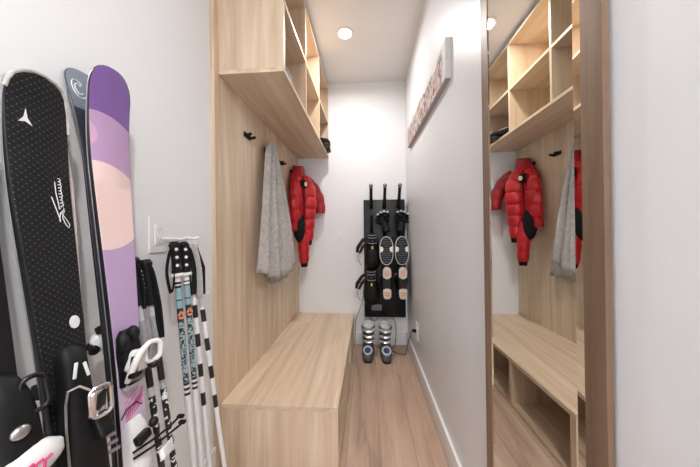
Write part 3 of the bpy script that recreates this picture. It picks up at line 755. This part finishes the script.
pF1, LF1 = flower_pole('white and pale blue ski pole with coral flower, left of the studded pair', (-.652, .842, 1.073), (-.590, .838, .35))
pF2, LF2 = flower_pole('white and pale blue ski pole with coral flower, right of the studded pair', (-.650, .884, 1.070), (-.590, .874, .35))
def strap(t, L, m, side, length=.20, w_=.010, spread=.05, dy=0.0):
    b = MB(); pts = [(0, .012, L - .012), (side * spread * .6, .020 + dy, L - .03), (side * spread, .016 + dy, L - length * .55), (side * spread * .75, .012 + dy, L - length), (side * spread * .35, .010 + dy, L - length * .8), (side * .010, .010, L - .035)]
    P_ = []
    for k in range(len(pts) - 1):
        for q in range(5): P_.append(Vector(pts[k]).lerp(Vector(pts[k + 1]), q / 5))
    P_.append(Vector(pts[-1]))
    for _ in range(3): P_ = [P_[0]] + [(P_[i - 1] + P_[i] * 2 + P_[i + 1]) / 4 for i in range(1, len(P_) - 1)] + [P_[-1]]
    b.tube(P_, w_, 8, .22, Vector((0, .4, 1))); return b.build('strap', m, t)
strap(pF1, LF1, strap_m, 1, .175, .008, .034)
strap(pF2, LF2, strap_m, -1, .20, .009, .030, -.02)
def striped_pole(label, top, low, ph):
    top, low = Vector(top), Vector(low); L = top.z / (top - low).normalized().z; z = lambda h: h * L / top.z
    bands = [(0, WH)]
    h = .470 + ph
    for k in range(4): bands += [(z(h), BK), (z(h + .046), WH)]; h += .106
    bands += [(z(.885), BK), (z(.897), WH)]
    return make_pole(label, top, low, band_mat('striped_shaft', L, bands), lt_grey, .0090, False, .15, black_p)
pG1, LG1 = striped_pole('white ski pole with black bands, close behind the studded pair', (-.655, .918, 1.070), (-.592, .918, .35), .0)
pG2, LG2 = striped_pole('white ski pole with black bands, nearest the oak panel', (-.668, .962, 1.066), (-.552, .954, .25), -.03)
strap(pG1, LG1, strap_g, -1, .22, .014, .020)
strap(pG2, LG2, strap_g, 1, .19, .015, .016)
MB().tube([(-.004, .014, LG2 - .02), (-.018, .018, LG2 - .10), (-.008, .012, LG2 - .20)], .006, 8, .25).build('strap', strap_m, pG2)
def dark_pole(label, top, low, seed):
    top, low = Vector(top), Vector(low); L = top.z / (top - low).normalized().z; z = lambda h: h * L / top.z
    bands = [(0, BK), (z(.50), BK), (z(.655), (.45, .45, .46)), (z(.68), BK), (z(.76), (.33, .33, .35)), (z(.86), (.50, .50, .52)), (z(.93), BK)]
    t, L2 = make_pole(label, top, low, band_mat('graphic_shaft', L, bands, .3, (z(.3), z(.66), WH, 70 + 9 * seed, .57)), black_m, .0085, False, .13)
    b = MB()
    for k in range(6): b.ball((.013 - .001 * k, .0085, L2 - .030 - .012 * k), (.0022, .0022, .0028), 8)
    b.build('stud', print_w, t)
    return t, L2
pE1, LE1 = dark_pole('black ski pole with white graphics next to the purple ski', (-.640, .672, 1.035), (-.565, .668, .52), 0)
pE2, LE2 = dark_pole('black ski pole with white graphics, right one of the dark pair', (-.640, .712, 1.025), (-.560, .708, .48), 1)
strap(pE1, LE1, strap_m, -1, .15, .007, .012)
strap(pE2, LE2, strap_m, -1, .24, .009, .016)

# ------------------------------------------------------------------ boot and glove dryer on the back wall
DX0, DX1, DZ0, DZ1, DYF = -.037, .357, .287, 1.418, 2.535
dr = empty('boot_dryer', (.16, YB, DZ0), 'tall black wall-mounted boot and glove dryer with rows of pegs on the back wall', 'boot dryer')
MB().box((DX0, DYF, DZ0), (DX1, YB - .0005, DZ1), .006).build('panel', dryer_m, dr, world=True)
MB().box((DX0 + .068, DYF - .003, .352), (DX0 + .165, DYF + .001, .408), .001).build('control_plate', grey_p, dr, world=True)
PXs = (.035, .163, .298)
PZs = (1.345, 1.055, .80, .525)
for r_i, z_ in enumerate(PZs):
    for x_ in PXs:
        reach, rise = ((.130, .190), (.10, .205), (.10, .03), (.10, .03))[r_i]
        b = MB(); b.tube([(x_, DYF + .002, z_), (x_, DYF - .012, z_ + .012), (x_, DYF - reach * .5, z_ + rise * .5), (x_, DYF - reach, z_ + rise)], [.023, .018, .0145, .0145], 14)
        pg = b.build('peg', black_p, dr, world=True)
        b = MB(); c = Vector((x_, DYF - reach, z_ + rise)); d = Vector((0, -reach, rise)).normalized()
        b.tube([c - d * .022, c - d * .018, c + d * .004, c + d * .010], [.016, .0185, .0185, .012], 14); b.build('vent_tip', grey_p if r_i == 0 else black_p, pg, world=True)

# gloves -----------------------------------------------------------------------------
def make_glove(x, label, flip, tilt):
    t = empty('ski_glove', None, label, 'glove', None, Matrix.Translation((x, DYF - .088, 1.135)) @ Euler((R(-14), R(tilt), 0)).to_matrix().to_4x4())
    b = MB(); b.tube([(0, 0, -.03), (0, 0, .0), (0, 0, .035), (0, 0, .06)], [.034, .036, .031, .034], 16, .8); b.build('cuff', black_m, t)
    b = MB(); b.tube([(0, 0, .05), (0, 0, .075), (0, 0, .105), (0, 0, .125)], [.036, .052, .056, .050], 16, .62, Vector((1, 0, 0))); b.build('palm', fabric_k, t)
    for k, (fx, ln) in enumerate(((-.042, .036), (-.015, .048), (.013, .046), (.040, .032))):
        fx *= flip; b = MB(); b.tube([(fx, 0, .105), (fx * 1.08, -.012, .105 + ln * .55), (fx * 1.12, -.030, .105 + ln * .9), (fx * 1.12, -.044, .105 + ln)], [.0165, .0165, .015, .011], 12)
        fo = b.build('finger', fabric_k, t)
        MB().ball((fx * 1.12, -.043, .105 + ln + .001), (.0135, .012, .012), 10).build('fingertip', lt_grey, fo)
    b = MB(); b.tube([(.036 * flip, 0, .07), (.062 * flip, -.010, .082), (.074 * flip, -.022, .105)], [.015, .0145, .010], 12); b.build('thumb', fabric_k, t)
make_glove(.170, 'black ski glove with grey fingertips on the middle peg of the dryer', -1, -12)
make_glove(.305, 'black ski glove with grey fingertips on the right peg of the dryer', 1, 8)

# soft boots with their soles showing ----------------------------------------------------
def superell(w_, h_, n, k=2.4, waist=0.0):
    out = []
    for q in range(n):
        a = 2 * PI * q / n; c, s_ = math.cos(a), math.sin(a)
        v = h_ / 2 * math.copysign(abs(s_) ** (2 / k), s_); u = w_ / 2 * math.copysign(abs(c) ** (2 / k), c)
        out.append((u * (1 - waist * math.exp(-(v / (h_ * .2)) ** 2)), v))
    return out
def soft_boot(x, label):
    t = empty('winter_boot', (x, DYF, .845), label, 'boot')
    yS = 2.315; cz = .94
    f = lambda u, v, h: Vector((x + u, h, cz + v))
    MB().prism([(u * .96, v * .97) for u, v in superell(.118, .245, 48, 2.3, .02)], f, yS, yS + .022).build('sole', black_p, t, world=True, smooth=False, bevel=.003)
    pts = [f(u, v, yS + .001) for u, v in superell(.118, .245, 60, 2.3, .02)]; pts += pts[:2]
    MB().tube(pts, .0042, 8).build('sole_rim', lt_grey, t, world=True)
    b = MB()
    for k in range(11):
        v = -.098 + .0196 * k
        if abs(v - .02) < .03: hw = .020
        else: hw = .045 * math.sqrt(max(.1, 1 - (v / .13) ** 2))
        b.rbox((x, yS - .002, cz + v), (hw * 2, .006, .0085), None, .002)
    b.build('tread', mat('sole_rubber', (.07, .07, .072), .7), t, world=True)
    for q in (-1, 1):
        b = MB(); b.prism([(q * .054, .040), (q * .030, .030), (q * .026, .010), (q * .034, -.008), (q * .055, -.014)][::q], f, yS - .004, yS + .004); b.build('sole_insert', print_w, t, world=True, smooth=False)
    b = MB(); rr = []
    for k, (yy, w_, h_, dz) in enumerate(((yS + .020, .104, .235, 0), (yS + .045, .104, .230, 0), (yS + .075, .100, .20, -.012), (yS + .10, .094, .15, -.036), (yS + .13, .090, .125, -.050), (yS + .19, .094, .125, -.050))):
        rr.append([Vector((x + u, yy, cz + dz + v)) for u, v in superell(w_, h_, 28, 2.2)])
    b.loft(rr); b.build('upper', fabric_k, t, world=True)
soft_boot(.163, 'black winter boot on the dryer with pale-rimmed sole facing out, left one of two')
soft_boot(.298, 'black winter boot on the dryer with pale-rimmed sole facing out, right one of two')

# black snowboard boots hanging toe down in the left column ------------------------------
def hanging_boot(z, dx, label):
    t = empty('snowboard_boot', (.035, DYF, z), label, 'boot')
    o = Vector((.035 + dx, 0, z))
    def P_(x, y, zz): return o + Vector((x * 1.18 + .006, y, zz))
    # foot pointing down, instep towards the room
    b = MB(); rr = []
    for v, w_, dp, yc in ((.115, .072, .070, 2.475), (.09, .092, .090, 2.462), (.05, .104, .105, 2.445), (.0, .112, .120, 2.435), (-.06, .124, .125, 2.430), (-.11, .128, .115, 2.435), (-.15, .116, .095, 2.445), (-.175, .085, .070, 2.455), (-.186, .045, .04, 2.46)):
        rr.append([P_(u, yc + q, v) for u, q in superell(w_, dp, 24, 2.3)])
    b.loft(rr); b.build('foot', black_m, t, world=True)
    b = MB(); rr = []
    for k, (v, w_, dp, yc) in enumerate(((.055, .088, .07, 2.400), (.085, .084, .078, 2.405), (.10, .080, .08, 2.42), (.135, .078, .08, 2.44), (.15, .066, .07, 2.455))):
        rr.append([P_(u, yc + q, v) for u, q in superell(w_, dp, 20, 2.5)])
    b.loft(rr); b.build('tongue', fabric_k, t, world=True)
    for k in range(4):
        MB().tube([P_(-.034, 2.374 + .006 * k, .062 + .024 * k), P_(0, 2.362 + .006 * k, .056 + .024 * k), P_(.034, 2.374 + .006 * k, .062 + .024 * k)], .0042, 6).build('lace', grey_p, t, world=True)
    MB().rbox(P_(.0, 2.366, .020), (.014, .006, .024), None, .003).build('pull_tab', yellow_m, t, world=True)
    MB().tube([P_(-.036, 2.42, .12), P_(-.075, 2.41, .085), P_(-.112, 2.41, .020), P_(-.118, 2.42, -.022), P_(-.098, 2.42, -.03), P_(-.078, 2.42, .02), P_(-.05, 2.42, .06)], [.012, .016, .017, .014, .012, .014, .012], 10, .55).build('ankle_strap', black_p, t, world=True)
    MB().tube([P_(-.100, 2.42, -.02), P_(-.112, 2.43, -.07), P_(-.102, 2.44, -.12), P_(-.085, 2.45, -.15)], .0022, 6).build('lace_end', black_p, t, world=True)
hanging_boot(.945, 0, 'black snowboard boot hanging toe down in the left column of the dryer, upper one')
hanging_boot(.612, -.010, 'black snowboard boot hanging toe down in the left column of the dryer, lower one')

# ------------------------------------------------------------------ ski boots
def ski_boot(label, mtx, shell, cuffm, lug_m, accent=None, strapm=None, bandm=None, br=.0075):
    """local: toe -y, sole z = 0"""
    t = empty('ski_boot', None, label, 'ski boot', None, mtx)
    # sole with toe and heel lugs
    def outline(y0, y1, w0, w1, n=10):
        out = []
        for q in range(n + 1):
            a = PI * q / n; out.append((w1 / 2 * math.cos(a), y1 + .030 * math.sin(a)))
        for q in range(n + 1):
            a = PI + PI * q / n; out.append((w0 / 2 * math.cos(a), y0 + .034 * math.sin(a)))
        return out
    f = lambda u, v, h: Vector((u, v, h))
    MB().prism([(u * .98, v * .98) for u, v in outline(-.110, .090, .070, .064)], f, .006, .030).build('sole', black_p, t, smooth=False, bevel=.003)
    toe = [(.035, -.065), (.036, -.100), (.034, -.125), (.024, -.143), (.010, -.150), (-.010, -.150), (-.024, -.143), (-.034, -.125), (-.036, -.100), (-.035, -.065), (-.018, -.052), (0, -.046), (.018, -.052)]
    tl_ = MB().prism(toe, f, 0, .018).build('toe_lug', lug_m, t, smooth=False, bevel=.002)
    heel = [(.034, .045), (.035, .085), (.030, .112), (.016, .124), (-.016, .124), (-.030, .112), (-.035, .085), (-.034, .045), (-.012, .035), (.012, .035)]
    hl_ = MB().prism(heel, f, 0, .022).build('heel_lug', lug_m, t, smooth=False, bevel=.002)
    if accent:
        for q in (-1, 0, 1):
            MB().rbox((q * .014, -.100 + abs(q) * .006, -.0012), (.0065, .055 - abs(q) * .014, .004), None, .001).build('grip_strip', accent, tl_)
        for k in range(2):
            MB().rbox((0, .070 + .022 * k, -.0012), (.046 - .006 * k, .013, .004), None, .002).build('grip_strip', accent, hl_)
    # lower shell, lofted from toe to heel
    b = MB(); rr = []
    for y, w_, h in ((-.150, .040, .030), (-.143, .066, .052), (-.120, .088, .066), (-.085, .100, .078), (-.045, .100, .098), (-.010, .096, .125), (.030, .088, .150), (.070, .082, .155), (.100, .074, .145), (.118, .060, .120), (.126, .036, .08)):
        rr.append([Vector((u, y, .016 + h / 2 + v)) for u, v in superell(w_, h, 28, 2.8)])
    b.loft(rr); b.build('lower_shell', shell, t)
    # toe window ring and instep panel
    MB().ball((0, -.100, .088), (.030, .034, .010), 18, (R(24), 0, 0)).build('toe_panel', blue_dark, t)
    pts = [Vector((.034 * math.cos(a), -.100 + .036 * math.sin(a), .090 + .017 * math.sin(a))) for a in [2 * PI * q / 28 for q in range(30)]]
    MB().tube(pts, .0075, 8).build('toe_frame', bandm or cuffm, t)
    # cuff
    b = MB(); rr = []
    for z, cy, rx, ry in ((.105, .040, .045, .066), (.125, .038, .052, .070), (.16, .030, .053, .070), (.20, .018, .054, .068), (.24, .006, .057, .068), (.262, .000, .059, .069)):
        rr.append([Vector((rx * math.cos(a), cy + ry * math.sin(a), z + .010 * math.sin(a))) for a in [2 * PI * q / 30 for q in range(30)]])
    inner = [[Vector((p.x * .86, (p.y - cy_) * .86 + cy_, p.z)) for p in rr[k]] for k, cy_ in ((5, 0.0), (3, .018))]
    b.loft(rr + inner); b.build('cuff', cuffm, t)
    b = MB(); rr = []
    for z, k_ in ((.262, .80), (.278, .86), (.284, .80), (.280, .66), (.22, .62)):
        rr.append([Vector((.059 * k_ * math.cos(a), -.001 + .069 * k_ * math.sin(a), z + .010 * math.sin(a))) for a in [2 * PI * q / 26 for q in range(26)]])
    b.loft(rr); b.build('liner', strapm or grey_p, t)
    # buckles across the instep and cuff
    for z, y, hw, tilt in ((.236, -.062, .050, 12), (.185, -.052, .050, 20), (.142, -.050, .050, 40)):
        bk = MB().tube([(-hw, y + .030, z), (-hw * .62, y + .006, z), (0, y - .003, z - .002), (hw * .62, y + .006, z), (hw, y + .030, z)], br, 8, .5).build('buckle_band', bandm or black_p, t)
        MB().rbox((.012, y - .008, z), (.052, .009, .014), (R(-tilt), 0, R(4)), .003).build('buckle', chrome, bk)
        MB().rbox((-.030, y + .004, z - .001), (.018, .012, .018), (R(-tilt), 0, R(-30)), .003).build('ladder', alu, bk)
    MB().tube([Vector((.062 * math.cos(a), .002 + .072 * math.sin(a), .250 + .010 * math.sin(a))) for a in [2 * PI * q / 24 for q in range(26)]], .012, 8, .28, Vector((0, 0, 1))).build('power_strap', strapm or grey_p, t)
    return t
boot_white = mat('ski_boot_white_shell', (.62, .62, .61), .3, var=.1)
boot_grey = mat('ski_boot_grey_shell', (.085, .088, .085), .35, var=.2)
up_ = lambda x, y, a: Matrix.Translation((x, y, .0005)) @ Matrix.Rotation(R(a), 4, 'Z')
ski_boot('grey and white ski boot standing on the floor below the dryer, left one', up_(-.004, 2.355, -3), boot_grey, boot_grey, black_p, None, boot_white, boot_white, .0125)
ski_boot('grey and white ski boot standing on the floor below the dryer, right one', up_(.147, 2.350, 2), boot_grey, boot_grey, black_p, None, boot_white, boot_white, .0125)
lug_white = mat('boot_lug_white', (.62, .60, .57), .5, var=.12, scale=80)
wallM = lambda x: Matrix.Translation((x, 2.262, .652)) @ Matrix.Rotation(R(-90), 4, 'X')
ski_boot('black ski boot hung on the dryer, white and orange sole facing out, left one', wallM(.163), black_m, black_p, lug_white, orange_m)
ski_boot('black ski boot hung on the dryer, white and orange sole facing out, right one', wallM(.298), black_m, black_p, lug_white, orange_m)

# ------------------------------------------------------------------ cords
def cord(name, pts, label, r_=.003, n=8, cat='cord'):
    P_ = [Vector(p) for p in pts]; out = []
    for i in range(len(P_) - 1):
        a = P_[max(i - 1, 0)]; b_ = P_[i]; c = P_[i + 1]; d = P_[min(i + 2, len(P_) - 1)]
        for q in range(n):
            u = q / n; out.append(.5 * ((2 * b_) + (c - a) * u + (2 * a - 5 * b_ + 4 * c - d) * u * u + (3 * b_ - a - 3 * c + d) * u ** 3))
    out.append(P_[-1]); o = MB().tube(out, r_, 6).build('cable', black_p, None)
    o.name = name
    return tag(o, label, cat)
pc = cord('power_cord', [(.235, 2.57, .288), (.262, 2.56, .20), (.262, 2.55, .10), (.245, 2.52, .02), (.20, 2.48, .004), (.26, 2.40, .004), (.325, 2.38, .004), (.335, 2.36, .06), (.345, 2.24, .22), (.350, 2.12, .318)], 'black power cord running from the dryer to the outlet on the right wall')
MB().tube([(.3725, 2.082, .325), (.362, 2.086, .325), (.350, 2.105, .322), (.347, 2.125, .314)], [.014, .014, .010, .005], 12).build('plug', black_p, pc)
cord('accessory_cord', [(.010, 2.585, .288), (.03, 2.575, .25), (.075, 2.57, .245), (.085, 2.575, .275), (.06, 2.585, .285)], 'short black cord looped under the bottom edge of the dryer', .003)
cord('thin_cable', [(-.040, 2.592, .62), (-.055, 2.592, .45), (-.095, 2.592, .32), (-.128, 2.585, .22), (-.134, 2.565, .02)], 'thin black cable hanging down the back wall left of the dryer', .0025)

# ------------------------------------------------------------------ things in the cubbies
def sneaker(loc_, rz, m_up, m_sole, label, name='shoe', L=.27):
    t = empty(name, None, label, 'shoe', None, Matrix.Translation(loc_) @ Matrix.Rotation(R(rz), 4, 'Z'))
    b = MB(); b.prism(superell(.092, L, 36, 2.6, .08), lambda u, v, h: Vector((u, v, h)), .0005, .022); b.build('sole', m_sole, t, smooth=False, bevel=.003)
    b = MB(); rr = []
    for y, w_, h in ((-.128, .045, .03), (-.118, .07, .045), (-.08, .086, .055), (-.03, .084, .072), (.02, .078, .088), (.07, .074, .092), (.11, .066, .085), (.126, .04, .06)):
        rr.append([Vector((u, y * L / .27, .018 + h / 2 + v)) for u, v in superell(w_, h, 22, 2.4)])
    b.loft(rr); b.build('upper', m_up, t)
    for k in range(3): MB().tube([(-.026, -.045 + .026 * k, .078 + .011 * k), (0, -.047 + .026 * k, .088 + .011 * k), (.026, -.045 + .026 * k, .078 + .011 * k)], .003, 6).build('lace', lt_grey, t)
    return t
sneaker((-.455, 2.33, CZ0 + th), 80, fabric_k, black_p, 'black shoe in the farthest lower cubby of the upper cabinet')
sneaker((-.475, 2.47, CZ0 + th), 95, black_m, black_p, 'second black shoe in the farthest lower cubby, against the side panel')
hat_m = mat('patterned_knit', (.16, .19, .24), .9, var=.7, scale=120, bump=.5)
ht = empty('knit_hat', (-.455, 1.31, CZ0 + th), 'small grey-blue knitted hat in the nearest lower cubby of the upper cabinet', 'hat')
b = MB(); b.tube([(-.455, 1.31, CZ0 + th + .001), (-.455, 1.31, CZ0 + th + .035), (-.455, 1.31, CZ0 + th + .06), (-.453, 1.31, CZ0 + th + .078), (-.45, 1.31, CZ0 + th + .086)], [.070, .072, .062, .040, .012], 22); b.build('crown', hat_m, ht, world=True)
b = MB(); b.tube([(-.455, 1.31, CZ0 + th + .001), (-.455, 1.31, CZ0 + th + .028)], [.076, .076], 24); b.build('brim', mat('knit_band', (.32, .33, .35), .9, var=.5, scale=120, bump=.5), ht, world=True)
sneaker((-.36, 2.30, .018), 85, mat('dark_maroon_canvas', (.10, .03, .035), .8), print_w, 'dark maroon shoe in the far cubby of the bench')
sneaker((-.36, 2.44, .018), 92, mat('tan_leather', (.30, .19, .11), .6), black_p, 'tan shoe in the far cubby of the bench')

# ------------------------------------------------------------------ leaning wall mirror
MY0, MY1, MZ0, MZ1 = .429, .852, .135, 2.06
mr = empty('wall_mirror', None, 'tall wood-framed mirror on the right wall reflecting the bench and jacket', 'mirror', None,
           Matrix.Translation((XR - .0008, 0, MZ0)) @ Matrix.Rotation(-.004, 4, 'Y'))
HM = MZ1 - MZ0; FW = .042; FT = .011
def mb_(name, lo, hi, m, bev=.001): return MB().box(lo, hi, bev).build(name, m, mr, smooth=False)
mb_('frame_stile', (-FT, MY0, 0), (-.0002, MY0 + FW, HM), mirror_wood)
mb_('frame_stile', (-FT, MY1 - FW, 0), (-.0002, MY1, HM), mirror_wood)
mb_('frame_rail', (-FT, MY0 + FW, 0), (-.0002, MY1 - FW, FW), mirror_wood)
mb_('frame_rail', (-FT, MY0 + FW, HM - FW), (-.0002, MY1 - FW, HM), mirror_wood)
silver = bpy.data.materials.new('silvered_glass'); silver.use_nodes = True; sb = silver.node_tree.nodes['Principled BSDF']
sb.inputs['Metallic'].default_value = 1; sb.inputs['Roughness'].default_value = 0.0
snz = N(silver.node_tree, 'ShaderNodeTexNoise'); snz.inputs['Scale'].default_value = 2
sm = mixc(silver.node_tree, snz.outputs['Fac'], (.80, .81, .79), (.82, .83, .81)); silver.node_tree.links.new(sm, sb.inputs['Base Color'])
g0, g1, gz0, gz1, bw = MY0 + FW, MY1 - FW, FW, HM - FW, .019
def quad(name, pts, m, parent):
    b = MB(); v = [b.bm.verts.new(p) for p in pts]; b.bm.faces.new(v)
    back = [b.bm.verts.new((-.001, p[1], p[2])) for p in pts]; b.bm.faces.new(back[::-1])
    for i in range(4): b.bm.faces.new((v[i], v[(i + 1) % 4], back[(i + 1) % 4], back[i]))
    return b.build(name, m, parent, smooth=False)
XG, XE = -.0085, -.0100
gl = quad('glass', [(XG, g0 + bw, gz0 + bw), (XG, g1 - .006, gz0 + bw), (XG, g1 - .006, gz1 - bw), (XG, g0 + bw, gz1 - bw)], silver, mr)
quad('bevel_strip', [(XE, g0, gz0), (XG, g0 + bw, gz0 + bw), (XG, g0 + bw, gz1 - bw), (XE, g0, gz1)], silver, gl)
quad('bevel_strip', [(XG, g1 - .006, gz0 + bw), (XE, g1, gz0), (XE, g1, gz1), (XG, g1 - .006, gz1 - bw)], silver, gl)
quad('bevel_strip', [(XE, g0, gz0), (XE, g1, gz0), (XG, g1 - .006, gz0 + bw), (XG, g0 + bw, gz0 + bw)], silver, gl)
quad('bevel_strip', [(XG, g0 + bw, gz1 - bw), (XG, g1 - .006, gz1 - bw), (XE, g1, gz1), (XE, g0, gz1)], silver, gl)

# ------------------------------------------------------------------ panoramic canvas print
def art_mat():
    m = bpy.data.materials.new('crowd_print'); m.use_nodes = True; nt = m.node_tree; b = nt.nodes['Principled BSDF']
    tc = N(nt, 'ShaderNodeTexCoord'); sp = N(nt, 'ShaderNodeSeparateXYZ'); nt.links.new(tc.outputs['Object'], sp.inputs[0])
    mp = N(nt, 'ShaderNodeMapping'); mp.inputs['Scale'].default_value = (1, 1, .55); nt.links.new(tc.outputs['Object'], mp.inputs[0])
    vo = N(nt, 'ShaderNodeTexVoronoi'); vo.inputs['Scale'].default_value = 75; nt.links.new(mp.outputs[0], vo.inputs['Vector'])
    sc = N(nt, 'ShaderNodeSeparateColor'); nt.links.new(vo.outputs['Color'], sc.inputs[0])
    cr = N(nt, 'ShaderNodeValToRGB'); cr.color_ramp.interpolation = 'CONSTANT'; e = cr.color_ramp.elements
    cols = [(.62, .56, .56), (.50, .18, .22), (.50, .42, .43), (.08, .10, .11), (.62, .42, .46), (.20, .27, .24), (.60, .55, .54), (.50, .38, .16), (.25, .12, .15), (.62, .54, .54)]
    e[0].position = 0; e[0].color = cols[0] + (1,); e[1].position = .1; e[1].color = cols[1] + (1,)
    for k in range(2, 10): x = e.new(k / 10); x.color = cols[k] + (1,)
    nt.links.new(sc.outputs[0], cr.inputs[0])
    # the crowd thins out to the bare snow towards the top and the near end
    nz = N(nt, 'ShaderNodeTexNoise'); nz.inputs['Scale'].default_value = 9; nt.links.new(tc.outputs['Object'], nz.inputs['Vector'])
    a = math_node(nt, 'MULTIPLY_ADD', nz.outputs['Fac'], .10, math_node(nt, 'MULTIPLY', sp.outputs[2], 1.0))
    up__ = math_node(nt, 'LESS_THAN', a, .205)
    end = math_node(nt, 'GREATER_THAN', math_node(nt, 'MULTIPLY_ADD', nz.outputs['Fac'], .08, sp.outputs[1]), .09)
    c = mixc(nt, math_node(nt, 'MULTIPLY', up__, end), (.74, .73, .73), cr.outputs[0])
    nt.links.new(c, b.inputs['Base Color']); b.inputs['Roughness'].default_value = .7
    return m
AL, AH, AT = 1.105, .180, .024
ar = empty('canvas_print', None, 'long narrow canvas print of a colourful crowd high on the right wall', 'picture', None,
           Matrix.Translation((XR - .0003, 1.205, 1.790)) @ Matrix.Rotation(R(2.2), 4, 'X'))
MB().box((-AT + .0012, 0, 0), (0, AL, AH), .001).build('stretched_canvas', mat('canvas_edge', (.50, .46, .44), .8), ar, smooth=False)
MB().box((-AT, .001, .001), (-AT + .0012, AL - .001, AH - .001)).build('printed_face', art_mat(), ar, smooth=False)
